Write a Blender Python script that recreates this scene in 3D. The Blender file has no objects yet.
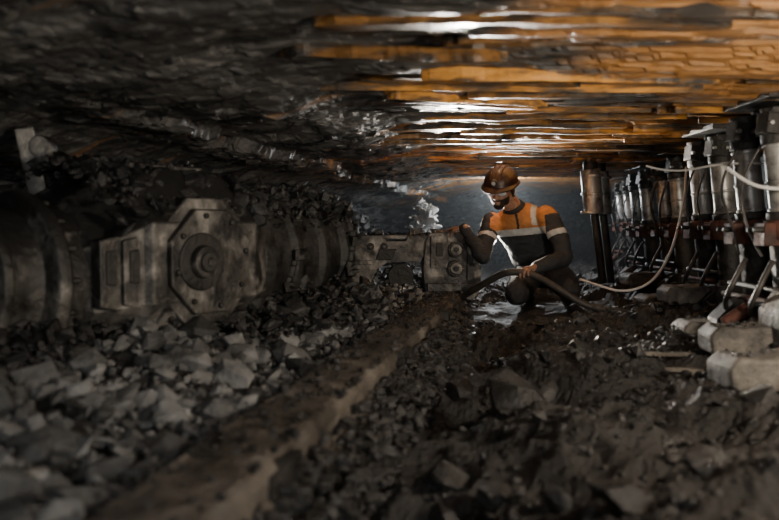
import bpy, bmesh, math, random
from mathutils import Vector, Matrix, noise, Euler
random.seed(7)
scene = bpy.context.scene
COL = scene.collection

# ---------------------------------------------------------------- materials
def mat(name, stops, scale=6, rough=(0.4,0.7), metal=0.0, bump=0.3, bscale=30, stretch=(1,1,1), island=0.0, spec=0.5, detail=8, bdist=0.02, dust=None, dlim=(0.2,0.6), coat=0.0):
    m = bpy.data.materials.new(name); m.use_nodes = True
    nt = m.node_tree; N = nt.nodes; L = nt.links
    b = N['Principled BSDF']
    tc = N.new('ShaderNodeTexCoord'); mp = N.new('ShaderNodeMapping'); mp.inputs['Scale'].default_value = stretch
    L.new(tc.outputs['Object'], mp.inputs['Vector'])
    n = N.new('ShaderNodeTexNoise'); n.inputs['Scale'].default_value = scale; n.inputs['Detail'].default_value = detail; n.inputs['Roughness'].default_value = 0.62
    L.new(mp.outputs[0], n.inputs['Vector'])
    r = N.new('ShaderNodeValToRGB')
    while len(r.color_ramp.elements) < len(stops): r.color_ramp.elements.new(0.5)
    for e, (p, c) in zip(r.color_ramp.elements, stops):
        e.position = p; e.color = (c[0], c[1], c[2], 1)
    L.new(n.outputs['Fac'], r.inputs[0])
    cout = r.outputs[0]
    if island > 0:
        g = N.new('ShaderNodeNewGeometry'); mr = N.new('ShaderNodeMapRange')
        mr.inputs['To Min'].default_value = 1-island; mr.inputs['To Max'].default_value = 1+island
        L.new(g.outputs['Random Per Island'], mr.inputs['Value'])
        mx = N.new('ShaderNodeVectorMath'); mx.operation = 'SCALE'
        L.new(cout, mx.inputs[0]); L.new(mr.outputs[0], mx.inputs['Scale']); cout = mx.outputs[0]
    if dust is not None:
        g = N.new('ShaderNodeNewGeometry'); sp = N.new('ShaderNodeSeparateXYZ'); L.new(g.outputs['Normal'], sp.inputs[0])
        n3 = N.new('ShaderNodeTexNoise'); n3.inputs['Scale'].default_value = 9; n3.inputs['Detail'].default_value = 6; L.new(mp.outputs[0], n3.inputs['Vector'])
        ad = N.new('ShaderNodeMath'); ad.operation='MULTIPLY_ADD'; L.new(sp.outputs['Z'], ad.inputs[0]); ad.inputs[1].default_value=0.45; L.new(n3.outputs['Fac'], ad.inputs[2])
        mr = N.new('ShaderNodeMapRange'); mr.inputs['From Min'].default_value=dlim[0]; mr.inputs['From Max'].default_value=dlim[1]; L.new(ad.outputs[0], mr.inputs['Value'])
        mi = N.new('ShaderNodeMix'); mi.data_type='RGBA'; L.new(mr.outputs[0], mi.inputs['Factor']); L.new(cout, mi.inputs['A']); mi.inputs['B'].default_value=(dust[0],dust[1],dust[2],1)
        cout = mi.outputs['Result']
        iv = N.new('ShaderNodeMath'); iv.operation='MULTIPLY_ADD'; L.new(mr.outputs[0], iv.inputs[0]); iv.inputs[1].default_value=-metal; iv.inputs[2].default_value=metal
        L.new(iv.outputs[0], b.inputs['Metallic'])
    L.new(cout, b.inputs['Base Color'])
    n2 = N.new('ShaderNodeTexNoise'); n2.inputs['Scale'].default_value = bscale; n2.inputs['Detail'].default_value = 8; n2.inputs['Roughness'].default_value = 0.65
    L.new(mp.outputs[0], n2.inputs['Vector'])
    rr = N.new('ShaderNodeMapRange'); rr.inputs['From Min'].default_value = 0.35; rr.inputs['From Max'].default_value = 0.65
    rr.inputs['To Min'].default_value = rough[0]; rr.inputs['To Max'].default_value = rough[1]
    L.new(n.outputs['Fac'], rr.inputs['Value']); L.new(rr.outputs[0], b.inputs['Roughness'])
    if bump > 0:
        bp = N.new('ShaderNodeBump'); bp.inputs['Strength'].default_value = bump; bp.inputs['Distance'].default_value = bdist
        L.new(n2.outputs['Fac'], bp.inputs['Height']); L.new(bp.outputs[0], b.inputs['Normal'])
    if dust is None: b.inputs['Metallic'].default_value = metal
    b.inputs['Specular IOR Level'].default_value = spec
    b.inputs['Coat Weight'].default_value = coat; b.inputs['Coat Roughness'].default_value = 0.25
    return m

M_ground = mat('coal_floor', [(0.35,(0.011,0.0108,0.0105)),(0.7,(0.044,0.043,0.042))], 5, (0.4,0.75), bump=0.9, bscale=30, bdist=0.03)
M_coal = mat('coal_lumps', [(0.3,(0.010,0.0102,0.0108)),(0.7,(0.046,0.046,0.046))], 8, (0.22,0.55), bump=0.6, bscale=40, island=0.6)
M_rock = mat('grey_rubble', [(0.3,(0.055,0.057,0.059)),(0.7,(0.21,0.213,0.212))], 9, (0.32,0.65), bump=0.6, bscale=38, island=0.75)
M_pale = mat('pale_rock', [(0.3,(0.3,0.3,0.3)),(0.7,(0.6,0.6,0.58))], 7, (0.4,0.7), bump=0.6, bscale=25, island=0.5)
M_face = mat('coal_face', [(0.3,(0.008,0.009,0.010)),(0.7,(0.05,0.052,0.056))], 4, (0.22,0.55), bump=0.9, bscale=18, bdist=0.03)
M_steel = mat('dusty_steel', [(0.36,(0.03,0.029,0.027)),(0.50,(0.14,0.135,0.125)),(0.64,(0.42,0.40,0.37))], 5, (0.22,0.55), metal=0.45, bump=0.55, bscale=20, dust=(0.020,0.0195,0.019), dlim=(0.42,0.62))
M_dsteel = mat('dark_steel', [(0.35,(0.016,0.016,0.016)),(0.7,(0.07,0.068,0.064))], 9, (0.3,0.65), metal=0.4, bump=0.5, bscale=30)
M_rail = mat('rail_dusty', [(0.34,(0.025,0.023,0.020)),(0.50,(0.095,0.084,0.072)),(0.70,(0.21,0.19,0.165))], 4.5, (0.45,0.7), metal=0.05, bump=1.0, bscale=22, detail=10, spec=.35)
M_chrome = mat('chrome_rod', [(0.36,(0.14,0.14,0.137)),(0.56,(0.50,0.50,0.49))], 9, (0.26,0.45), metal=0.5, bump=0.12)
M_rust = mat('rust_red', [(0.35,(0.035,0.017,0.013)),(0.65,(0.13,0.048,0.032))], 12, (0.5,0.8), metal=0.1, bump=0.5, bscale=40)
M_pad = mat('pad_concrete', [(0.36,(0.04,0.038,0.034)),(0.5,(0.13,0.122,0.11)),(0.7,(0.25,0.232,0.205))], 7, (0.45,0.7), bump=0.9, bscale=26)
M_board = mat('roof_board_rusty', [(0.40,(0.03,0.027,0.024)),(0.49,(0.13,0.07,0.024)),(0.58,(0.50,0.22,0.035)),(0.78,(0.64,0.33,0.08))], 2.4, (0.22,0.45), metal=0.0, bump=1.0, bscale=9, stretch=(0.8,6,6), island=0.6, bdist=0.022, coat=.5)
M_rubber = mat('rubber_hose', [(0.3,(0.02,0.02,0.02)),(0.7,(0.08,0.072,0.064))], 12, (0.4,0.6), bump=0.2)
M_cable = mat('pale_cable', [(0.3,(0.5,0.5,0.5)),(0.7,(0.7,0.69,0.67))], 12, (0.4,0.5), bump=0.05)
M_orange = mat('workwear_orange', [(0.3,(0.36,0.15,0.045)),(0.7,(0.60,0.255,0.075))], 14, (0.7,0.85), bump=0.2, bscale=60)
M_navy = mat('workwear_navy', [(0.3,(0.016,0.018,0.022)),(0.7,(0.040,0.044,0.050))], 10, (0.7,0.85), bump=0.2, bscale=60)
M_trou = mat('workwear_trousers', [(0.3,(0.012,0.012,0.014)),(0.7,(0.030,0.030,0.032))], 10, (0.7,0.85), bump=0.2, bscale=60)
M_refl = mat('reflective_tape', [(0.3,(0.36,0.38,0.38)),(0.7,(0.58,0.60,0.60))], 14, (0.35,0.5), bump=0.1)
M_skin = mat('sooty_skin', [(0.32,(0.22,0.11,0.07)),(0.6,(0.45,0.26,0.18))], 22, (0.45,0.6), bump=0.1, bscale=90)
M_beard = mat('beard_hair', [(0.3,(0.012,0.009,0.007)),(0.7,(0.035,0.025,0.02))], 60, (0.6,0.8), bump=0.6, bscale=150)
M_helmet = mat('helmet_shell', [(0.35,(0.022,0.011,0.009)),(0.65,(0.055,0.022,0.017))], 9, (0.3,0.5), bump=0.1)
M_boot = mat('boot_leather', [(0.3,(0.012,0.012,0.012)),(0.7,(0.04,0.037,0.033))], 9, (0.4,0.6), bump=0.2)
M_gog = mat('goggle_lens', [(0.3,(0.6,0.62,0.65)),(0.7,(0.75,0.77,0.8))], 4, (0.08,0.15), bump=0)
M_eye = mat('eye', [(0.3,(0.6,0.58,0.55)),(0.7,(0.7,0.68,0.65))], 4, (0.1,0.2), bump=0)

def ceiling_mat():
    m = mat('roof_rock', [(0.33,(0.024,0.0235,0.023)),(0.5,(0.085,0.083,0.080)),(0.72,(0.21,0.204,0.19))], 3.0, (0.18,0.45), bump=0.9, bscale=14, stretch=(0.6,2.6,2.6), bdist=0.02, coat=.35)
    nt=m.node_tree; N=nt.nodes; L=nt.links; b=N['Principled BSDF']
    src=b.inputs['Base Color'].links[0].from_socket
    tc=N.new('ShaderNodeTexCoord'); mp=N.new('ShaderNodeMapping'); mp.inputs['Scale'].default_value=(0.7,4.5,1); L.new(tc.outputs['Object'],mp.inputs['Vector'])
    n=N.new('ShaderNodeTexNoise'); n.inputs['Scale'].default_value=1.3; n.inputs['Detail'].default_value=7; L.new(mp.outputs[0],n.inputs['Vector'])
    sp=N.new('ShaderNodeSeparateXYZ'); L.new(tc.outputs['Object'],sp.inputs[0])
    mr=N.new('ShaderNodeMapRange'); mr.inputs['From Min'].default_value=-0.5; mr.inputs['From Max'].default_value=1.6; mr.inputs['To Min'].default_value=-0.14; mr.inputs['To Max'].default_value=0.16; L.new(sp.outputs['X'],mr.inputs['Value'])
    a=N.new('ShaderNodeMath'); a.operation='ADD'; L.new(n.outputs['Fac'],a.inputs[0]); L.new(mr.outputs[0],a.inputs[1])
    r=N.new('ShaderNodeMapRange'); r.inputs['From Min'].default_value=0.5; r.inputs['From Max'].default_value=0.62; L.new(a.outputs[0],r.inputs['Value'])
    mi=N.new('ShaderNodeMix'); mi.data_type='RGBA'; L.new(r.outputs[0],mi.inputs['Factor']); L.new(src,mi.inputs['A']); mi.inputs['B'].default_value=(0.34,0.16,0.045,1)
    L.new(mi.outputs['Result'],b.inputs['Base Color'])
    return m
M_roof = ceiling_mat()

# ---------------------------------------------------------------- helpers
def link(o, parent=None):
    COL.objects.link(o)
    if parent is not None:
        o.parent = parent; o.matrix_parent_inverse = parent.matrix_world.inverted()
    return o
def empty(name, loc):
    e = bpy.data.objects.new(name, None); e.empty_display_size = 0.1
    COL.objects.link(e); e.location = loc; e.matrix_world = Matrix.Translation(loc)
    return e

class B:
    def __init__(s): s.bm = bmesh.new()
    def _tag(s, verts, mi, smooth=False):
        fs=set()
        for v in verts:
            for f in v.link_faces: fs.add(f)
        for f in fs: f.material_index = mi; f.smooth = smooth
    def box(s, c, size, rot=(0,0,0), mi=0):
        mx = Matrix.Translation(c) @ Euler(rot).to_matrix().to_4x4() @ Matrix.Diagonal((size[0],size[1],size[2],1))
        r = bmesh.ops.create_cube(s.bm, size=1, matrix=mx); s._tag(r['verts'], mi)
    def cyl(s, p0, p1, r0, r1=None, seg=24, mi=0, smooth=True):
        p0=Vector(p0); p1=Vector(p1); r1=r0 if r1 is None else r1
        d=p1-p0; q=d.to_track_quat('Z','Y')
        mx=Matrix.Translation((p0+p1)/2) @ q.to_matrix().to_4x4()
        r=bmesh.ops.create_cone(s.bm, cap_ends=True, segments=seg, radius1=r0, radius2=r1, depth=d.length, matrix=mx)
        s._tag(r['verts'], mi, smooth)
        for v in r['verts']:
            for f in v.link_faces:
                if len(f.verts)>4: f.smooth=False
    def ball(s, c, r, mi=0, rot=None, sub=3):
        if not hasattr(r,'__len__'): r=(r,r,r)
        mx=Matrix.Translation(c) @ ((rot.to_4x4()) if rot is not None else Matrix.Identity(4)) @ Matrix.Diagonal((r[0],r[1],r[2],1))
        q=bmesh.ops.create_icosphere(s.bm, subdivisions=sub, radius=1, matrix=mx); s._tag(q['verts'], mi, True)
    def prism(s, pts, ax_o, ax_u, ax_v, ax_n, depth, mi=0):
        o=Vector(ax_o); u=Vector(ax_u); v=Vector(ax_v); n=Vector(ax_n)
        a=[s.bm.verts.new(o+u*p[0]+v*p[1]) for p in pts]
        b=[s.bm.verts.new(o+u*p[0]+v*p[1]+n*depth) for p in pts]
        k=len(pts); fs=[s.bm.faces.new(a), s.bm.faces.new(b[::-1])]
        for i in range(k): fs.append(s.bm.faces.new((a[i],b[i],b[(i+1)%k],a[(i+1)%k])))
        for f in fs: f.material_index=mi
        bmesh.ops.recalc_face_normals(s.bm, faces=fs)
    def loft(s, rings, mi=0, smooth=True, cap=True, mis=None):
        vs=[[s.bm.verts.new(p) for p in ring] for ring in rings]; fs=[]
        for i,(a,b) in enumerate(zip(vs,vs[1:])):
            k=len(a)
            for j in range(k):
                f=s.bm.faces.new((a[j],a[(j+1)%k],b[(j+1)%k],b[j])); f.smooth=smooth; f.material_index=mis[i] if mis else mi; fs.append(f)
        if cap:
            for r in (vs[0][::-1],vs[-1]):
                f=s.bm.faces.new(r); f.material_index=mi; fs.append(f)
        bmesh.ops.recalc_face_normals(s.bm, faces=fs)
    def done(s, name, mats, parent=None, bevel=0.0, seg=2):
        me=bpy.data.meshes.new(name); s.bm.to_mesh(me); s.bm.free()
        for m in mats: me.materials.append(m)
        o=bpy.data.objects.new(name, me); link(o,parent)
        if bevel>0:
            m=o.modifiers.new('bevel','BEVEL'); m.width=bevel; m.segments=seg; m.limit_method='ANGLE'; m.angle_limit=math.radians(40)
        return o

def grid_obj(name, nu, nv, fn, m):
    vs=[fn(i/(nu-1), j/(nv-1)) for j in range(nv) for i in range(nu)]
    fs=[(j*nu+i, j*nu+i+1, (j+1)*nu+i+1, (j+1)*nu+i) for j in range(nv-1) for i in range(nu-1)]
    me=bpy.data.meshes.new(name); me.from_pydata(vs,[],fs); me.materials.append(m); me.update()
    o=bpy.data.objects.new(name, me); link(o); return o

def curve(name, pts, r, m, parent=None, cyclic=False):
    c=bpy.data.curves.new(name,'CURVE'); c.dimensions='3D'; c.bevel_depth=r; c.bevel_resolution=4; c.resolution_u=10
    s=c.splines.new('NURBS'); s.points.add(len(pts)-1)
    for p,q in zip(s.points,pts): p.co=(q[0],q[1],q[2],1)
    s.use_endpoint_u=True; s.order_u=3
    c.materials.append(m); c.use_fill_caps=True
    o=bpy.data.objects.new(name,c); link(o,parent); return o

def sstep(a,b,x):
    t=max(0,min(1,(x-a)/(b-a))); return t*t*(3-2*t)
def fr(p, o=5): return noise.fractal(Vector(p),1.0,2.1,o)

# ---------------------------------------------------------------- floor
def hgt(x,y):
    v=x-0.2*y
    z=0.0
    if v<-0.68:
        z = 0.05 + 0.10*sstep(-0.85,-1.5,v) + 0.25*sstep(-1.9,-2.3,v)
        z*= 1 if v<-0.80 else sstep(-0.74,-0.80,v)
    else:
        z = -0.13*sstep(-0.62,-0.5,v)*(1-sstep(-0.30,0.05,v))*(1-sstep(4.5,5.4,y))
        z += 0.06*sstep(0.1,1.0,v)
    damp = 1 if not (0.45<x<1.6 and 4.9<y<6.2) else 0.35
    amp = 0.14 if v>-0.5 else 0.06
    under = 1-math.exp(-((v+0.682)/0.10)**2)
    z += damp*under*(amp*fr((x*1.9,y*1.9,3.1),6) + 0.035*noise.ridged_multi_fractal(Vector((x*5,y*5,1)),1,2,4,1,2)-0.04)
    return z-0.05*(1-under)
def ffn(u,w):
    y=-1.0+14.5*(w**1.5); x=-3.4+9.6*u
    return (x,y,hgt(x,y))
floor=grid_obj('floor',560,680,ffn,M_ground)

# ---------------------------------------------------------------- ceiling
def cz(x,y):
    v=x-0.21*y
    base=1.21
    w1=.22*fr((x*1.1,y*0.9,5),5)
    base-=0.13*sstep(-0.7,-1.7,v+w1)
    base-=0.07*sstep(-1.70,-1.73,v+0.16*fr((x*2.6,y*2.6,2),6))*sstep(2.0,4.5,y)
    base-=0.12*sstep(-1.95,-2.4,v)
    l=sstep(-0.6,-1.2,v)
    n1=fr((x*0.45,y*3.4,0.7),5); n2=fr((v*3.0,y*1.4,4.7),6)
    n=n1*(1-l)+0.65*n2*l
    t=n*6.5+2.0*l*w1/.22; st=math.floor(t); f=t-st; tz=(st+sstep(0.84-.25*l,1.0,f))/6.5
    z=base+(0.065-.015*l)*tz+(0.007+.007*l)*fr((x*4,y*8,2),5)
    return z
def cfn(u,w):
    y=-1.0+14.5*(w**1.35); x=-3.2+9.4*u
    return (x,y,cz(x,y))
ceiling=grid_obj('ceiling',560,860,cfn,M_roof)

# ---------------------------------------------------------------- coal face (left), back, right walls
def wl(u,w):
    y=-1+14.5*u; z=-0.1+1.35*w
    p=(y*2.2,z*3.2,1.3)
    d=0.22*fr(p,6)+0.05*math.floor(noise.noise(Vector((y*6,z*9,0)))*4)
    x=-2.32+0.2*y+d-0.18*(z-0.3)
    return (x,y,z)
wall_left=grid_obj('wall_left',620,100,wl,M_face)
def wb(u,w):
    x=-0.6+7*u; z=-0.1+1.45*w
    return (x,12.9+0.5*fr((x*1.5,z*2.5,4),6),z)
wall_back=grid_obj('wall_back',200,60,wb,M_face)
def wr(u,w):
    y=-1+14.5*u; z=-0.1+1.45*w
    return (3.0+0.22*(y-3)+0.25*fr((y*1.5,z*2.5,8),6),y,z)
wall_right=grid_obj('wall_right',320,50,wr,M_face)

# ---------------------------------------------------------------- rubble
HULLS=[]
for k in range(36):
    bm=bmesh.new()
    sc=(random.uniform(.6,1.4),random.uniform(.5,1.1),random.uniform(.35,.85))
    for i in range(random.randint(12,26)):
        d=Vector((random.gauss(0,1),random.gauss(0,1),random.gauss(0,1))).normalized()*random.uniform(.7,1.05)
        bm.verts.new((d.x*sc[0],d.y*sc[1],d.z*sc[2]))
    r=bmesh.ops.convex_hull(bm,input=bm.verts)
    bmesh.ops.delete(bm,geom=[g for g in r['geom_interior'] if isinstance(g,bmesh.types.BMVert)],context='VERTS')
    bm.verts.ensure_lookup_table(); bm.verts.index_update()
    HULLS.append(([v.co.copy() for v in bm.verts],[[v.index for v in f.verts] for f in bm.faces])); bm.free()
def rocks(name, items, m, flat=1.0, tilt=.7):
    V=[];F=[]
    for (p,s) in items:
        vs,fs=random.choice(HULLS)
        R=Euler((random.uniform(-tilt,tilt),random.uniform(-tilt,tilt),random.uniform(0,6.28))).to_matrix() @ Matrix.Diagonal((1,1,flat))
        b=len(V); p=Vector(p)
        for v in vs: V.append(R@(v*s)+p)
        for f in fs: F.append([i+b for i in f])
    me=bpy.data.meshes.new(name); me.from_pydata(V,[],F); me.materials.append(m); me.update()
    o=bpy.data.objects.new(name,me); link(o); return o
def machine_zone(x,y):
    ax=Vector((0.552,0.834)); c=Vector((-1.05,3.25)); q=Vector((x,y))-c
    t=q.dot(ax); d=abs(q.x*ax.y-q.y*ax.x)
    return -1.5<t<1.2 and d<0.36
its=[]
for i in range(12000):
    y=0.9+6.5*random.random()**1.5; v=-0.83-1.35*random.random(); x=v+0.2*y
    if machine_zone(x,y): continue
    s=min(0.085,0.009*math.exp(abs(random.gauss(0,0.88))))
    its.append(((x,y,hgt(x,y)+s*0.35),s))
rocks('rubble_pile',its,M_rock)
its=[]
for i in range(12000):
    y=1.0+8*random.random()**1.2; v=-0.50+2.6*random.random(); x=v+0.2*y
    if 0.5<x<1.5 and 5.0<y<6.1: continue
    if noise.noise(Vector((x*2.2,y*2.2,8)))<-0.12 and random.random()<.75: continue
    s=min(0.06,0.0055*math.exp(abs(random.gauss(0,0.8))))
    its.append(((x,y,hgt(x,y)+s*0.3),s))
for (x,y,s) in [(0.45,2.65,.15),(0.30,3.2,.09),(0.62,2.95,.08),(0.75,1.75,.13),(0.15,2.1,.09),(1.15,2.3,.09),(0.9,3.6,.07),(0.35,4.3,.07),(0.5,1.5,.10),(1.0,4.3,.06),(0.7,3.9,.06)]:
    its.append(((x,y,hgt(x,y)+s*0.15),s))
rocks('coal_lumps',its,M_coal)
its=[]
for i in range(1100):
    y=2.2+8*random.random(); v=-2.05-0.3*random.random(); x=v+0.2*y
    s=min(0.12,0.028*math.exp(abs(random.gauss(0,0.7)))); z=0.2+0.5*random.random()
    its.append(((x-0.1*z,y,z),s))
rocks('coal_heap',its,M_coal)
its=[]
for i in range(420):
    a=random.random()*6.283; r=random.random()**.7
    x=.38+math.cos(a)*r*.34; y=8.9+math.sin(a)*r*.7; z=(1.0-.55*r+.18*math.sin(5*a))*random.uniform(.55,1.0)*(1-r**3)
    s=min(0.10,0.022*math.exp(abs(random.gauss(0,0.7))))
    its.append(((x,y,max(.02,z)),s))
rocks('spoil_heap',its,M_pale)
its=[]
for i in range(1100):
    y=1.3+7*random.random(); v=-1.0-.9*random.random()**.8; x=v+.21*y
    s=min(.12,.018*math.exp(abs(random.gauss(0,.8))))
    its.append(((x,y,cz(x,y)+s*.08),s))
rocks('roof_slabs',its,M_roof,flat=.4,tilt=.15)

# ---------------------------------------------------------------- conveyor rail
def bx(y): return -0.682+0.2*y
yaw=-math.atan(0.2)
b=B()
R_=Vector((math.cos(yaw),math.sin(yaw),0))
segs=[(0.35,1.60,.018,.006),(1.64,3.1,0.0,0),(3.12,4.55,-.004,-.004),(4.57,6.1,.004,0)]
for (y0,y1,off,dz) in segs:
    rings=[]; k=int((y1-y0)/.02)
    for i in range(k+1):
        y=y0+(y1-y0)*i/k; c=Vector((bx(y)+off,y,0))
        n=lambda q,f=6: noise.noise(Vector((y*f,q,off*50)))
        pr=[(-.104+.008*n(1),.02),(-.108+.010*n(2),.105+.004*n(3)),(-.098,.119+.004*n(3,9))]
        for q in range(9):
            w=-.085+.17*q/8; pr.append((w,.120+.012*fr((y*7,w*9+off*9,3),5)))
        ch=max(0,noise.noise(Vector((y*8,3,1)))-.1)*.07
        pr+=[(.098-ch,.117-ch*.6+.004*n(5,9)),(.110-ch+.008*n(6),.095),(.108+.008*n(7),.055),(.122+.004*n(8),.045),(.122+.004*n(8),.02),(.10,-.05),(-.10,-.05)]
        rings.append([c+R_*p[0]+Vector((0,0,p[1]+dz)) for p in pr])
    b.loft(rings,mi=0,smooth=False)
for yy in (1.62,3.11,4.56):
    b.box((bx(yy)+.118,yy,0.07),(0.04,0.20,0.07),(0,0,yaw),1)
    b.box((bx(yy),yy,0.06),(0.20,0.10,0.07),(0,0,yaw),1)
    for sy in (-.06,.06):
        b.cyl((bx(yy)+.13,yy+sy,0.07),(bx(yy)+.155,yy+sy,0.07),0.014,seg=6,mi=1,smooth=False)
rail=b.done('conveyor_rail',[M_rail,M_dsteel])
its=[]
for i in range(1700):
    y=0.9+5*random.random(); x=bx(y)+random.choice((-1,1,-1))*(.11-.13*random.random()**2.0); s=0.003+0.016*random.random()**4
    its.append(((x,y,0.124+s*0.25),s))
for i in range(2200):
    y=1.0+5*random.random(); q=random.random(); x=bx(y)+.12+.16*q; s=0.008+0.03*random.random()**3
    its.append(((x,y,0.06-.14*q+s*0.25),s))
rocks('rail_debris',its,M_coal)

# ---------------------------------------------------------------- coal shearer (left)
C=Vector((-1.06,3.23,0.475)); sh=empty('coal_shearer',C)
AX=Vector((0.552,0.834,0)).normalized(); PR=Vector((AX.y,-AX.x,0)); UP=Vector((0,0,1))
def ring(t,r,n=8,ph=math.pi/8,sq=1.0,dz=0):
    return [C+AX*t+PR*(math.cos(2*math.pi*i/n+ph)*r)+UP*(math.sin(2*math.pi*i/n+ph)*r*sq+dz) for i in range(n)]
b=B()
b.loft([ring(-.46,.29,dz=-.05),ring(-.44,.32,dz=-.05),ring(-.26,.375,dz=-.01),ring(-.24,.405),ring(.30,.41),ring(.40,.375),ring(.42,.33)],mi=0,smooth=False)
ap=0.408*math.cos(math.pi/8)
def oct_plate(t,r,n0,th,mi,n=8,dz=0,ph=None):
    o=C+AX*t+PR*n0+UP*dz; ph=math.pi/n if ph is None else ph
    pts=[(math.cos(2*math.pi*i/n+ph)*r,math.sin(2*math.pi*i/n+ph)*r) for i in range(n)]
    b.prism(pts,o,AX,UP,PR,th,mi)
oct_plate(.03,.275,ap-.16,.155,0)
oct_plate(.03,.225,ap-.02,.045,0)
hx=-.03
b.cyl(C+AX*hx+PR*(ap+.01),C+AX*hx+PR*(ap+.035),.115,mi=1,seg=32)
b.cyl(C+AX*hx+PR*(ap+.02),C+AX*hx+PR*(ap+.065),.07,.062,mi=0,seg=32)
b.cyl(C+AX*hx+PR*(ap+.05),C+AX*hx+PR*(ap+.08),.045,.04,mi=1,seg=20)
b.cyl(C+AX*hx+PR*(ap+.06),C+AX*hx+PR*(ap+.09),.02,.02,mi=0,seg=6,smooth=False)
for i in range(8):
    a=2*math.pi*i/8+.2; o=C+AX*(.03+.185*math.cos(a))+PR*(ap+.01)+UP*(.185*math.sin(a))
    b.cyl(o,o+PR*.03,.013,seg=6,mi=1,smooth=False)
for t in (-.40,-.30):
    o=C+AX*t+PR*.28+UP*-.02
    b.prism([(-.045,-.13),(.043,-.15),(.043,.13),(-.045,.11)],o,AX,UP,PR,.06,0)
    b.prism([(-.022,-.05),(.022,-.055),(.022,.075),(-.022,.07)],o,AX,UP,PR,.068,1)
for k,ang in enumerate((45,-45,90)):
    a=math.radians(ang); nrm=PR*math.cos(a)+UP*math.sin(a); tan=UP*math.cos(a)-PR*math.sin(a)
    o=C+nrm*(ap-.03)+AX*.03
    b.prism([(-.21,-.13),(.20,-.13),(.24,-.07),(.24,.07),(.20,.13),(-.21,.13)],o,AX,tan,nrm,.05,0)
    for sx in (-.17,.17):
        for sy in (-.095,.095):
            q=o+AX*sx+tan*sy; b.cyl(q,q+nrm*.066,.013,seg=6,mi=1,smooth=False)
b.done('gearcase',[M_steel,M_dsteel],sh,bevel=.012)
b=B()
def cring(t,r,dz=0,n=48): return ring(t,r,n,0,1,dz)
prof=[(-1.6,.24),(-1.28,.24),(-1.27,.26),(-1.24,.26),(-1.23,.24),(-1.02,.245),(-1.01,.265),(-.98,.265),(-.97,.245),(-.76,.25),(-.75,.27),(-.72,.27),(-.71,.252),(-.60,.255),(-.59,.31),(-.58,.32),(-.54,.32),(-.53,.31),(-.52,.28),(-.44,.285)]
b.loft([cring(t,r,-.05) for t,r in prof],mi=0)
for i in range(16):
    a=2*math.pi*i/16; o=C+AX*(-.525)+PR*(math.cos(a)*.295)+UP*(math.sin(a)*.295-.05)
    b.cyl(o-AX*.01,o+AX*.03,.012,seg=6,mi=1,smooth=False)
b.done('motor_barrel',[M_steel,M_dsteel],sh,bevel=.004)
b=B()
prof=[(.37,.31),(.40,.35),(.47,.35),(.49,.31),(.62,.31),(.64,.335),(.68,.335),(.70,.30),(.84,.30),(.86,.325),(.90,.325),(.92,.285),(1.04,.28),(1.06,.31),(1.13,.31),(1.18,.24),(1.26,.2)]
b.loft([cring(t,r,-.01) for t,r in prof],mi=0)
pv=None
for i in range(60):
    q=i/59; t=.46+.70*q; a=math.radians(-140+560*q); n=(PR*math.cos(a)+UP*math.sin(a)); rr=.31
    p=C+AX*t+n*rr+UP*-.01
    if pv is not None: b.cyl(pv,p,.022,seg=8,mi=0)
    pv=p
    if i%3==0:
        tn=UP*math.cos(a)-PR*math.sin(a)
        b.box(p+n*.02,(.05,.05,.05),(a,0,.58),0)
        b.cyl(p+n*.02,p+n*.085+tn*.03,.020,.005,seg=10,mi=1)
b.done('cutting_drum',[M_dsteel,M_steel],sh,bevel=.004)
b=B()
b.box((-1.42,3.05,.80),(.07,.06,.42),(0.1,-.16,.3),0)
b.box((-1.60,3.1,.74),(.34,.2,.12),(0,.1,.5),1)
b.box((-1.75,3.0,.84),(.20,.16,.16),(0,.1,.5),1)
b.cyl((-1.7,2.9,.70),(-1.15,3.35,.84),.04,mi=1)
b.cyl((-1.38,3.07,.93),(-1.38,3.0,.93),.045,mi=0,seg=16)
b.box((-1.0,3.75,.84),(.5,.12,.07),(0,0,.98),1)
b.box((-.62,4.25,.78),(.35,.10,.06),(0,0,.98),1)
for t in (-.9,-.1,.5,1.0):
    c=C+AX*t; b.box((c.x,c.y,.12),(.14,.42,.26),(0,0,math.atan2(AX.y,AX.x)),1)
b.done('top_bracket',[M_steel,M_dsteel],sh,bevel=.006)
its=[]
for i in range(2600):
    t=random.uniform(-.44,1.2); a=math.radians(random.gauss(86,32)); rr=.38 if t<.40 else .315
    if math.degrees(a)<18 : continue
    s=min(.065,0.008*math.exp(abs(random.gauss(0,.88))))
    p=C+AX*t+PR*(math.cos(a)*rr)+UP*(math.sin(a)*rr+s*.25); its.append((p,s))
for i in range(1100):
    t=random.uniform(-1.5,1.15); s=min(.07,0.012*math.exp(abs(random.gauss(0,.8))))
    q=random.random(); p=C+AX*t+PR*(.22+.32*q); z=.26-.17*q+.04*random.random()+max(0,t)*.08
    its.append(((p.x,p.y,z),s))
rocks('machine_debris',its,M_coal)

# ---------------------------------------------------------------- conveyor drive block (centre)
dv=empty('conveyor_drive_unit',(.15,5.75,.3))
b=B()
X=(1,0,0);Z=(0,0,1);Yv=(0,1,0)
out=[(-.38,.06),(-.38,.50),(-.35,.54),(-.06,.54),(-.02,.50),(.12,.50),(.14,.54),(.30,.54),(.30,.44),(.26,.38),(.20,.345),(.08,.34),(-.02,.335),(-.09,.29),(-.13,.22),(-.16,.06)]
b.prism(out,(0,5.66,0),X,Z,Yv,.06,0)
b.prism(out,(0,5.98,0),X,Z,Yv,.06,0)
b.box((-.04,5.86,.53),(.66,.36,.03),mi=0)
b.box((-.27,5.86,.3),(.18,.34,.5),mi=1)
rb=[(.27,.08),(.25,.30),(.27,.50),(.30,.56),(.56,.57),(.64,.52),(.68,.40),(.68,.14),(.62,.06)]
b.prism(rb,(0,5.62,0),X,Z,Yv,.42,0)
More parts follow.
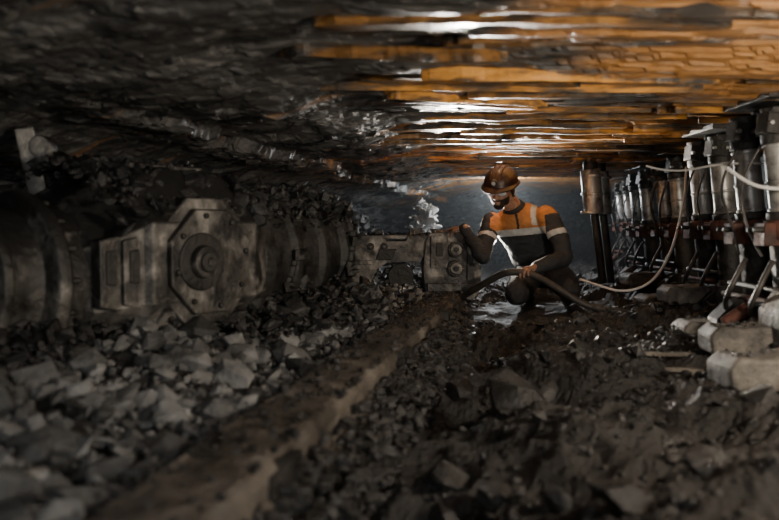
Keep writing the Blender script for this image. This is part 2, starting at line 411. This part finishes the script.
b.box((.37,5.61,.42),(.13,.03,.24),mi=0)
b.box((.37,5.595,.44),(.05,.02,.10),mi=1)
for z,r in ((.44,.058),(.30,.062)):
    b.cyl((.49,5.63,z),(.49,5.57,z),r,mi=1,seg=28); b.cyl((.49,5.58,z),(.49,5.55,z),r*.72,mi=0,seg=28)
    b.cyl((.49,5.56,z),(.49,5.53,z),r*.35,mi=1,seg=6,smooth=False)
    for i in range(6):
        a=i*math.pi/3; b.cyl((.49+math.cos(a)*r*.85,5.575,z+math.sin(a)*r*.85),(.49+math.cos(a)*r*.85,5.56,z+math.sin(a)*r*.85),.007,seg=6,mi=0,smooth=False)
b.box((.60,5.61,.36),(.05,.03,.30),mi=0)
b.box((.46,5.60,.16),(.36,.06,.06),mi=0)
for x in (-.30,-.14,-.04):
    b.cyl((x,5.67,.46),(x,5.635,.46),.026,mi=1,seg=20); b.cyl((x,5.65,.46),(x,5.62,.46),.012,mi=0,seg=6,smooth=False)
b.cyl((-.30,5.67,.2),(-.30,5.63,.2),.03,mi=1,seg=20)
b.box((-.24,5.65,.34),(.22,.02,.03),mi=0)
b.box((-.345,5.64,.30),(.03,.05,.44),mi=0)
b.prism([(-.1,.36),(.02,.36),(.05,.44),(-.07,.44)],(0,5.635,0),X,Z,Yv,.03,1)
for x,w,h in ((-.28,.08,.05),(-.08,.06,.04),(.2,.10,.05),(.36,.08,.045)):
    b.box((x,5.80,.545+h/2),(w,.12,h),mi=0)
    b.cyl((x-.02,5.73,.55+h*.5),(x-.02,5.75,.55+h*.5),.014,mi=1,seg=12)
b.cyl((.09,5.85,.22),(.09,5.95,.22),.10,mi=1,seg=24)
for i in range(9):
    a=i*2*math.pi/9; b.box((.09+math.cos(a)*.11,5.9,.22+math.sin(a)*.11),(.045,.08,.03),(0,-a,0),1)
b.done('drive_body',[M_steel,M_dsteel],dv,bevel=.006)
its=[((random.uniform(-.12,.24),5.6+random.random()*.6,.05+random.random()*.12),.008+.024*random.random()) for i in range(140)]
rocks('gleam_shards',its,M_pale)  # pale colour stands in for light gleaming on coal in the opening
its=[]
for i in range(300):
    x=random.uniform(-.37,.34); s=.004+.018*random.random()**3
    its.append(((x,random.uniform(5.66,6.0),.55+s*.2),s))
rocks('drive_debris',its,M_coal)

# ---------------------------------------------------------------- roof boards
b=B()
random.seed(11)
y=1.1
while y<8.8:
    w=random.uniform(.03,.11)
    for rep in range(2):
        if rep==0:
            x0=random.uniform(-.6,.35)+.08*y; x1=x0+random.uniform(.5,1.7)
            if random.random()<.15: continue
        else:
            if random.random()<.3: continue
            x0=random.uniform(.8,1.3)+.1*y; x1=x0+random.uniform(.5,1.3)
        yo=y+rep*w*.5
        xc=(x0+x1)/2; L=x1-x0
        zz=sum(cz(x0+(x1-x0)*q/6,yo) for q in range(7))/7-.010
        k=40; rings=[]
        yw=random.uniform(-.03,.10); tilt=random.uniform(-.012,.012); rl=random.uniform(-.02,.26)
        for i in range(k):
            q=i/(k-1); xx=x0+L*q; yy=yo+(xx-xc)*yw+.012*fr((xx*3,yo,1),5); z=zz+tilt*(q-.5)*2+.005*fr((xx*4,yo,7),5)
            en=min(1,.25+min(q,1-q)*random.uniform(8,16))
            ww=w*en*(.5+.26*fr((xx*7,yo*3,3),6)); th=.012+.004*noise.noise(Vector((xx*3,yo*3,5)))
            wf=w*en*(.5+.26*fr((xx*7,yo*3,9),6))
            rings.append([(xx,yy-ww,z-th-rl*ww),(xx,yy+wf,z-th+rl*wf),(xx,yy+wf,z+th+.012),(xx,yy-ww,z+th+.012)])
        b.loft(rings,mi=0,smooth=False)
    y+=w*random.uniform(1.0,2.1)
b.done('roof_lagging_boards',[M_board],bevel=.002)
random.seed(5)

# ---------------------------------------------------------------- hydraulic roof supports
def support(i,y,dx=0):
    x=1.54+.2*(y-3.4)+dx
    e=empty('hydraulic_roof_support',(x,y,.5))
    b=B()
    g=max(hgt(x,y),hgt(x+.3,y))
    pts=[(.02,-.08),(.02,.08),(.10,.16),(.32,.22),(.75,.24),(.85,-.08)]
    for dy in (-.20,.16):
        b.prism(pts,(x,y+dy,g),X,Z,Yv,.12,0)
    b.box((x+.40,y,g+.12),(.5,.40,.10),mi=0)
    for k,dy in enumerate((-.14,.16)):
        p0=Vector((x+.22,y+dy,g+.18)); p1=Vector((x+.12,y+dy,1.13)); d=(p1-p0)
        b.ball(p0,.078,mi=0)
        b.cyl(p0,p0+d*.38,.070,mi=0)
        b.cyl(p0+d*.34,p0+d*.44,.086,mi=1)
        b.cyl(p0+d*.44,p0+d*.48,.074,mi=0)
        b.cyl(p0+d*.42,p0+d*.83,.060,mi=2,seg=32)
        for q in (.48,.62,.80): b.cyl(p0+d*q,p0+d*(q+.018),.065,mi=2,seg=32)
        b.cyl(p0+d*.82,p0+d*.88,.068,mi=0)
        b.cyl(p0+d*.87,p1,.045,.06,mi=0)
        q=p0+d*.91; b.box(q+Vector((-.03,-.03,0)),(.10,.09,.09),(0,.1,.1),mi=0)
        for s in (-1,1): b.cyl(q+Vector((s*.035-.03,-.07,0)),q+Vector((s*.035-.03,-.10,0)),.012,seg=6,mi=2,smooth=False)
        q=p0+d*.36+Vector((-.08,0,0)); b.box(q,(.08,.10,.10),mi=1)
        for s in (-.03,.03): b.cyl(q+Vector((-.03,s,.02)),q+Vector((-.08,s,.02)),.012,seg=10,mi=0)
    b.box((x+.50,y,1.175),(.9,.46,.03),mi=0)
    for dy in (-.18,0,.18): b.box((x+.55,y+dy,1.145),(.75,.03,.03),mi=0)
    b.prism([(.85,.1),(1.0,.15),(.9,1.15),(.75,1.15)],(x,y-.22,0),X,Z,Yv,.44,0)
    for dy in (-.17,.17): b.cyl((x+.6,y+dy,g+.2),(x+.85,y+dy,.8),.03,mi=0)
    b.cyl((x+.10,y,g+.16),(x-.02,y,g+.08),.03,mi=1)
    for s in range(2): b.cyl((x+.08+.03*s,y-.22,g+.20+.05*s),(x+.08+.03*s,y+.24,g+.20+.05*s),.013,mi=(1,0)[s],seg=12)
    b.done('support_frame',[M_dsteel,M_rust,M_chrome],e,bevel=.005)
    r=random.uniform
    for k in range(2):
        yy=y-.1+.22*k
        curve('support_hose',[(x+.12,yy,1.02),(x+.03-r(0,.05),yy+r(-.06,.06),.84),(x+.05,yy+r(-.1,.1),.60),(x+.10,yy,.48)],random.choice((.006,.009)),M_rubber,e)
    for k in range(2):
        yy=y-.15+.25*k
        curve('support_hose',[(x+.12,yy,.46),(x+.02,yy-.08,.34),(x+.06,yy+.1,.22),(x+.14,yy+.12,.15)],.012,M_rubber,e)
for i,y in enumerate((3.45,4.50,5.9,7.4,8.9)):
    support(i,y,0 if y<6 else -.03)
e=empty('hydraulic_prop',(1.72,6.6,.6)); b=B()
for xx,yy in ((1.74,6.6),(1.90,6.9)):
    b.cyl((xx,yy,1.2),(xx,yy,1.08),.06,mi=0); b.cyl((xx,yy,1.1),(xx+.04,yy,.72),.085,mi=2,seg=32)
    for q in (1.06,.90,.74): b.cyl((xx+.02,yy,q),(xx+.02,yy,q-.025),.094,mi=2)
    b.cyl((xx+.04,yy,.73),(xx+.16,yy+.1,.05),.035,mi=0); b.cyl((xx+.16,yy+.1,.08),(xx+.16,yy+.1,.0),.10,mi=0)
b.done('prop_tubes',[M_dsteel,M_rust,M_chrome],e,bevel=.003)

b=B()
for (x,y,sx,sy,sz,rz) in [(1.33,2.66,.32,.18,.12,.1),(1.50,3.22,.30,.18,.12,-.05),(1.60,3.80,.28,.18,.11,.05),(1.74,4.45,.26,.2,.11,0),(1.86,5.2,.26,.2,.10,.1),(2.0,6.0,.26,.2,.10,.1)]:
    z0=hgt(x,y)-.02
    b.prism([(-sx/2,0),(-sx/2-.01,sz*.7),(-sx/2+.03,sz),(-.02,sz*.94),(sx/2-.04,sz*1.05),(sx/2,sz*.8),(sx/2,0)],(x,y-sy/2,z0+.02),(math.cos(rz),math.sin(rz),0),Z,(-math.sin(rz),math.cos(rz),0),sy,0)
b.done('support_toe_pads',[M_pad],bevel=.016)
b=B()
b.prism([(-.06,0),(-.08,.18),(-.02,.26),(.10,.27),(.12,0)],(1.66,3.05,.08),X,Z,Yv,.2,0)
b.done('concrete_block',[M_pad],bevel=.02)
b=B()
for (x,y,L,w,rz) in [(1.22,3.05,.36,.03,.05),(1.25,3.15,.40,.025,-.02),(1.18,3.3,.3,.03,.08)]:
    b.box((x,y,hgt(x,y)+.04),(L,w,.018),(0,.03,rz))
    b.box((x,y,hgt(x,y)+.025),(.03,w*2.4,.02),(0,0,rz))
b.done('steel_strips',[M_rail],bevel=.003)
its=[]
for i in range(360):
    x=random.uniform(1.05,2.1); y=random.uniform(2.5,4.7); s=.006+.03*random.random()**3
    its.append(((x,y,hgt(x,y)+.03*random.random()+s*.3),s))
for (x,y) in [(1.33,2.66),(1.50,3.22),(1.60,3.80),(1.74,4.45)]:
    for i in range(40):
        px=x+random.uniform(-.14,.14); py=y+random.uniform(-.07,.07); s=.004+.012*random.random()**2
        its.append(((px,py,hgt(x,y)+.118+s*.3),s))
rocks('pad_debris',its,M_coal)

curve('signal_cable',[(1.95,5.0,1.0),(1.93,4.95,.86),(1.88,4.9,.66),(1.80,4.85,.42),(1.68,4.85,.24),(1.52,4.9,.18),(1.38,5.0,.22),(1.30,5.15,.25)],.008,M_cable)
curve('signal_cable',[(1.42,3.2,.86),(1.48,3.15,.79),(1.58,3.12,.765),(1.68,3.1,.775),(1.85,3.1,.82)],.008,M_cable)
curve('signal_cable',[(1.35,4.0,.93),(1.45,3.9,.88),(1.60,3.6,.92),(1.75,3.5,.90)],.005,M_cable)
hp=[(.52,5.45,.10),(.66,5.22,.22),(.78,5.12,.300),(.88,5.09,.305),(.96,5.08,.29),(1.12,5.0,.20),(1.28,4.95,.09),(1.45,4.90,.06),(1.62,4.88,.055),(1.76,4.9,.10)]
curve('pneumatic_hose',hp,.024,M_rubber)

# ---------------------------------------------------------------- miner
mn=empty('miner',(1.05,5.6,0))
def remesh(b,name,voxel,it,mats,fac=.5):
    me=bpy.data.meshes.new(name+'_src'); b.bm.to_mesh(me); b.bm.free()
    o=bpy.data.objects.new(name+'_src',me); COL.objects.link(o)
    m=o.modifiers.new('r','REMESH'); m.mode='VOXEL'; m.voxel_size=voxel
    s=o.modifiers.new('s','SMOOTH'); s.factor=fac; s.iterations=it
    dg=bpy.context.evaluated_depsgraph_get(); dg.update()
    nm=bpy.data.meshes.new_from_object(o.evaluated_get(dg)); nm.name=name
    bpy.data.objects.remove(o)
    nm.materials.clear()
    for x in mats: nm.materials.append(x)
    r=bpy.data.objects.new(name,nm); link(r,mn)
    for p in nm.polygons: p.use_smooth=True
    return r
def limb(b,pts,rs,mi=0):
    for (p,q,r0,r1) in zip(pts,pts[1:],rs,rs[1:]): b.cyl(p,q,r0,r1,seg=20)
    for p,r in zip(pts,rs): b.ball(p,r*.995,sub=2)
V=Vector
H=V((1.17,5.80,.27)); N_=V((.905,5.49,.75))
SL=V((1.155,5.45,.685)); SR=V((.735,5.60,.635))
W=(SL-SR).normalized(); U=(N_-H).normalized(); F=U.cross(W).normalized()
if F.y>0: F=-F
b=B()
def ell(c,rw,rf,n=28):
    return [c+W*(math.cos(2*math.pi*i/n)*rw)+F*(math.sin(2*math.pi*i/n)*rf) for i in range(n)]
tl=(N_-H).length
prof=[(-.16,.10,.09),(-.08,.175,.14),(.05,.19,.155),(.25,.185,.155),(.42,.185,.15),(.58,.20,.15),(.72,.215,.145),(.83,.20,.125),(.92,.13,.10),(1.0,.075,.075)]
SC=(SL+SR)/2
def spine(t):
    p=H.lerp(N_,t)
    w=sstep(.3,.85,t)*(1-sstep(.85,1.0,t))
    return p+ (W*((SC-p).dot(W)))*w*.8 - F*.03*math.sin(math.pi*min(1,max(0,t)))
b.loft([ell(spine(t),rw,rf) for t,rw,rf in prof])
EL=V((1.235,5.33,.385)); WL=V((1.005,5.165,.335))
ER=V((.665,5.38,.395)); WR=V((.535,5.485,.598))
limb(b,[SL-W*.03,SL.lerp(EL,.5)+V((.01,0,0)),EL,EL.lerp(WL,.5),WL],[.082,.070,.060,.054,.040])
limb(b,[SR+W*.03,SR.lerp(ER,.5),ER,ER.lerp(WR,.5),WR],[.080,.066,.055,.047,.036])
HL=H+V((.09,-.06,-.03)); HR=H+V((-.09,.02,-.03))
KL=V((1.25,5.26,.17)); KR=V((.90,5.36,.13)); AL=V((1.33,5.64,.085)); AR=V((1.05,5.80,.085))
limb(b,[HL,HL.lerp(KL,.55)+V((0,0,.01)),KL,KL.lerp(AL,.4),AL],[.11,.098,.078,.066,.046])
limb(b,[HR,HR.lerp(KR,.55)+V((0,0,.01)),KR,KR.lerp(AR,.4),AR],[.11,.098,.078,.066,.046])
b.cyl(N_-U*.03,N_+U*.03+F*.01,.085,.070,seg=24)
body=remesh(b,'body_clothes',.0075,6,[M_navy,M_orange,M_refl,M_trou])
me=body.data
def dseg(p,a,c):
    d=c-a; t=max(0,min(1,(p-a).dot(d)/d.length_squared)); return (p-(a+d*t)).length,t
norms=[v.normal.copy() for v in me.vertices]
for v,n in zip(me.vertices,norms):
    p=v.co
    k=noise.noise(V((p.x*11,p.y*11,p.z*20)))+.7*abs(noise.noise(V((p.x*24+5,p.y*24,p.z*34))))
    v.co=p+n*.010*k
for f in me.polygons:
    p=f.center; lw=(p-SC).dot(W)
    zz=p.z+.10*(.96-p.x)
    dl,tL=dseg(p,SL,EL); dr,tR=dseg(p,SR,ER)
    d2,_=dseg(p,EL,WL); d3,t3=dseg(p,ER,WR)
    leg=min(dseg(p,HL,KL)[0],dseg(p,HR,KR)[0],dseg(p,KL,AL)[0],dseg(p,KR,AR)[0])
    mi=0
    armL = dl<.11 and lw>.195 ; armR = dr<.095 and (lw<-.195 or (p-SC).dot(F)>.13)
    if p.z<.30 and leg<.13: mi=3
    elif armL and tL>.02: mi=2 if .38<tL<.50 else 0
    elif d3<.068 and t3>.15: mi=0
    elif armR and tR>.06: mi=2 if .42<tR<.54 else 0
    elif min(d2,d3)<.072: mi=0
    elif (p-N_).dot(U)>-.005: mi=0
    elif zz>.595: mi=1
    elif zz>.545: mi=2
    else: mi=0
    if mi==1 and abs(lw-.115)<.018 and p.z>.62: mi=2
    if mi==1 and abs(lw)<.009 and (p-spine(.8)).dot(F)>0: mi=0
    f.material_index=mi

HC=V((.79,5.385,.875)); HS=1.14
hf=V((-.42,-.83,-.32)).normalized(); hs=hf.cross(V((.05,0,1))).normalized(); hu=hs.cross(hf).normalized()
HM=Matrix((( hs.x,hf.x,hu.x),(hs.y,hf.y,hu.y),(hs.z,hf.z,hu.z)))
def hp_(x,y,z): return HC+HM@(V((x,y,z))*HS)
def hb(b,c,r,sub=3): b.ball(hp_(*c),tuple(q*HS for q in r),rot=HM,sub=sub)
b=B()
hb(b,(0,-.01,.035),(.077,.098,.085)); hb(b,(0,.035,-.03),(.060,.062,.075)); hb(b,(0,.060,-.085),(.036,.032,.030))
hb(b,(0,.078,.018),(.052,.018,.014)); hb(b,(0,.092,-.018),(.012,.016,.026)); hb(b,(0,.104,-.032),(.015,.014,.011))
hb(b,(.014,.094,-.036),(.009,.010,.008)); hb(b,(-.014,.094,-.036),(.009,.010,.008))
hb(b,(.040,.062,-.020),(.022,.022,.020)); hb(b,(-.040,.062,-.020),(.022,.022,.020))
hb(b,(0,.088,-.060),(.023,.011,.0065)); hb(b,(0,.086,-.071),(.019,.011,.007))
hb(b,(.078,-.005,-.010),(.010,.020,.032)); hb(b,(-.078,-.005,-.010),(.010,.020,.032))
b.cyl(hp_(0,-.02,-.03),N_-U*.03,.060,.064,seg=24)
head=remesh(b,'head',.0045,3,[M_skin,M_beard])
inv=HM.transposed()
for f in head.data.polygons:
    q=(inv@(f.center-HC))/HS
    beard=(q.z<-.046+.35*max(0,abs(q.x)-.02) and q.y>.0 and not(abs(q.x)<.021 and -.077<q.z<-.054 and q.y>.088)) and q.z>-.125
    if q.z<.0 and abs(q.x)>.062 and .0<q.y<.045: beard=True
    if q.y<-.02 and q.z>-.06: beard=True
    f.material_index=1 if beard else 0
b=B()
for s in (-1,1): b.ball(hp_(s*.032,.080,.000),.0135,mi=0,sub=2); b.ball(hp_(s*.032,.0905,-.001),.006,mi=1,sub=2)
b.done('eyes',[M_eye,M_beard],mn)
b=B()
for s in (-1,1):
    b.ball(hp_(s*.034,.094,.002),(.034,.009,.022),mi=0,rot=HM,sub=3)
b.cyl(hp_(-.012,.100,.004),hp_(.012,.100,.004),.004,mi=1,seg=8)
for s in (-1,1): b.cyl(hp_(s*.060,.090,.006),hp_(s*.080,-.01,.006),.004,mi=1,seg=8)
b.done('safety_glasses',[M_gog,M_beard],mn)
b=B()
rings=[]
for i in range(0,13):
    a=math.pi/2*i/12; r=math.cos(a); z=.040+.105*math.sin(a)
    rings.append([hp_(math.cos(t)*.104*max(r,.02),-.008+math.sin(t)*.130*max(r,.02),z) for t in [2*math.pi*k/40 for k in range(40)]])
low=[hp_(math.cos(t)*.102,-.008+math.sin(t)*.128,.025) for t in [2*math.pi*k/40 for k in range(40)]]
br=[hp_(math.cos(t)*.116,-.004+math.sin(t)*(.168 if math.sin(t)>0 else .142),.028-.012*max(0,math.sin(t))) for t in [2*math.pi*k/40 for k in range(40)]]
br2=[hp_(math.cos(t)*.116,-.004+math.sin(t)*(.168 if math.sin(t)>0 else .142),.034-.012*max(0,math.sin(t))) for t in [2*math.pi*k/40 for k in range(40)]]
b.loft([low,br,br2]+rings)
for x in (-.03,0,.03):
    prev=None
    for i in range(9):
        a=math.radians(25+i*16); p=hp_(x,-.008+.128*math.cos(a)*.98,.040+.107*math.sin(a)*(1-abs(x)*1.5))
        if prev is not None: b.cyl(prev,p,.007,seg=8)
        prev=p
b.cyl(hp_(0,.110,.080),hp_(0,.136,.074),.022,.024,mi=1,seg=20); b.cyl(hp_(0,.134,.075),hp_(0,.139,.073),.015,mi=2,seg=20)
b.box(hp_(0,.118,.062),(.03,.03,.03),mi=1)
b.done('helmet',[M_helmet,M_dsteel,M_gog],mn,bevel=.001)
curve('lamp_cord',[hp_(0,-.14,.06),hp_(.06,-.17,-.02),N_-F*.10,spine(.6)-F*.17,spine(.15)-F*.17+W*.12],.005,M_rubber,mn)

def hand(name,wrist,f,n,side,curl):
    f=f.normalized(); n=(n-f*n.dot(f)).normalized(); s=f.cross(n).normalized()*side
    b=B()
    def P(a,c,d): return wrist+s*a+f*c+n*d
    limb(b,[P(0,-.03,0),P(0,.015,0)],[.027,.025])
    R=Matrix((( s.x,f.x,n.x),(s.y,f.y,n.y),(s.z,f.z,n.z)))
    for c,r in (((0,.050,0),(.040,.046,.016)),((.018,.06,0),(.022,.036,.014)),((-.018,.058,0),(.022,.034,.014)),((.022,.035,.008),(.018,.028,.014))):
        b.ball(P(*c),r,rot=R,sub=2)
    lens=[(.030,.040,.024,.019),(.010,.045,.028,.021),(-.011,.041,.026,.020),(-.030,.032,.020,.017)]
    for k,(a,l1,l2,l3) in enumerate(lens):
        p=P(a,.085-abs(a-.008)*.25,0); pts=[P(a*.7,.05,0),p]; ang=curl*.5
        for l in (l1,l2,l3):
            p=p+(f*math.cos(ang)+n*math.sin(ang))*l+s*(a*.06); pts.append(p); ang+=curl*(1.0+.05*k)
        limb(b,pts,[.0095,.0098,.0088,.0080,.0068])
    t0=P(.028,.02,.004); t1=t0+(s*.6+f*.6+n*.35).normalized()*.036; t2=t1+(s*.15+f*.75+n*.6).normalized()*.030; t3=t2+(f*.7+n*.7-s*.2).normalized()*.022
    limb(b,[t0,t1,t2,t3],[.014,.0115,.010,.0082])
    return remesh(b,name,.003,2,[M_skin])
hand('hand_left',WL+V((-.012,-.01,-.004)),V((-.75,-.62,-.05)),V((.10,.10,-1)),-1,.62)
hand('hand_right',WR+V((-.004,.006,.000)),V((-.60,.78,-.06)),V((.0,.0,-1)),1,.14)
b=B()
for w,e,r0,r1 in ((WL,EL,.042,.038),(WR,ER,.038,.034)):
    d=(w-e).normalized(); b.cyl(w-d*.02,w+d*.006,r0,r1,seg=24)
b.done('cuffs',[M_navy],mn,bevel=.003)
b=B()
for A,K in ((AL,KL),(AR,KR)):
    d=(A-K); d.z=0; d.normalize()
    heel=A+d*.03
    limb(b,[A-d*.07+V((0,0,.0)),A,heel],[.052,.050,.048])
    limb(b,[heel,heel+V((0,0,-.02))+d*.04,heel+d*.12+V((0,0,-.045)),heel+d*.17+V((0,0,-.05))],[.046,.044,.042,.034])
remesh(b,'boots',.006,3,[M_boot])

# ---------------------------------------------------------------- lamp fixtures and lights
def light(name,kind,loc,energy,color,size=.1,target=None,sy=None,parent=None,spot=None):
    d=bpy.data.lights.new(name,kind); d.energy=energy; d.color=color
    if kind=='AREA':
        d.shape='RECTANGLE'; d.size=size; d.size_y=sy or size
    else: d.shadow_soft_size=size
    if spot: d.spot_size=math.radians(spot); d.spot_blend=.5
    o=bpy.data.objects.new(name,d); COL.objects.link(o); o.location=loc
    if target is not None: o.rotation_euler=(V(target)-V(loc)).to_track_quat('-Z','Y').to_euler()
    if parent is not None: o.parent=parent; o.matrix_parent_inverse=parent.matrix_world.inverted()
    return o
def mine_lamp(loc):
    e=empty('mine_lamp',loc); l=V(loc); b=B()
    zt=cz(loc[0],loc[1])
    b.cyl(l+V((0,0,.06)),(l.x,l.y,zt+.01),.02,mi=0); b.cyl(l+V((0,0,.045)),l+V((0,0,.075)),.07,.05,mi=0)
    for i in range(8):
        a=i*math.pi/4
        b.cyl(l+V((math.cos(a)*.065,math.sin(a)*.065,.05)),l+V((math.cos(a)*.05,math.sin(a)*.05,-.08)),.003,mi=0,seg=6)
    b.done('lamp_cage',[M_dsteel],e)
    return e
e=mine_lamp((1.32,9.0,1.05)); light('lamp_bulb','POINT',(1.32,9.0,1.05),120,(.93,.97,1.0),.045,parent=e)
def added_flood(loc,target,power,spot,color):  # added lamp and stand, kept out of sight, to brighten the roof
    fl=V(loc); e=empty('added_roof_flood',fl); b=B()
    d=(V(target)-fl).normalized()
    b.cyl(fl-d*.03,fl-d*.12,.075,.05,mi=0)
    b.cyl(fl-d*.07,(fl.x-d.x*.07,fl.y-d.y*.07,.0),.012,mi=0)
    for a in (0.3,2.4,4.5): b.cyl((fl.x-d.x*.07,fl.y-d.y*.07,.2),(fl.x-d.x*.07+.16*math.cos(a),fl.y-d.y*.07+.16*math.sin(a),-.02),.010,mi=0)
    b.done('added_flood_stand',[M_dsteel],e)
    light('added_flood_spot','SPOT',tuple(fl),power,color,.08,target,parent=e,spot=spot)
added_flood((.62,6.5,.44),(1.35,2.9,1.32),1700,48,(1.0,.92,.80))  # added behind the drive unit for a bright streak on the roof
added_flood((1.20,6.75,.34),(1.0,5.0,1.25),220,62,(1.0,.93,.82))  # weaker added lamp hidden behind the miner
light('added_key_light','AREA',(1.6,1.2,.85),46,(1.0,.86,.68),.35,(.1,4.6,1.0),.2)  # added warm key light, out of frame on the right
light('added_fill_light','AREA',(.1,-.9,.8),22,(1.0,.98,.95),.9,(-.8,3,.75),.6)  # added fill light behind the camera for foreground and roof

hz=B(); hz.box((2.0,9.9,.6),(6.5,6.2,1.5)); o=hz.done('dust_haze',[])
m=bpy.data.materials.new('dust_haze'); m.use_nodes=True; nt=m.node_tree; nt.nodes.remove(nt.nodes['Principled BSDF'])
vs=nt.nodes.new('ShaderNodeVolumeScatter'); vs.inputs['Density'].default_value=.02; vs.inputs['Color'].default_value=(.82,.88,.91,1); vs.inputs['Anisotropy'].default_value=.3
nt.links.new(vs.outputs[0],nt.nodes['Material Output'].inputs['Volume']); o.data.materials.append(m)

w=bpy.data.worlds.new('world'); scene.world=w; w.use_nodes=True
w.node_tree.nodes['Background'].inputs[0].default_value=(.55,.6,.65,1); w.node_tree.nodes['Background'].inputs[1].default_value=.13

# ---------------------------------------------------------------- camera
cd=bpy.data.cameras.new('camera'); cam=bpy.data.objects.new('camera',cd); COL.objects.link(cam)
cam.location=(0,0,.62); cam.rotation_euler=(math.radians(90-2.65),0,0)
cd.sensor_width=36; cd.lens=35; cd.clip_start=.05
cd.dof.use_dof=True; cd.dof.focus_distance=5.45; cd.dof.aperture_fstop=1.8
scene.camera=cam
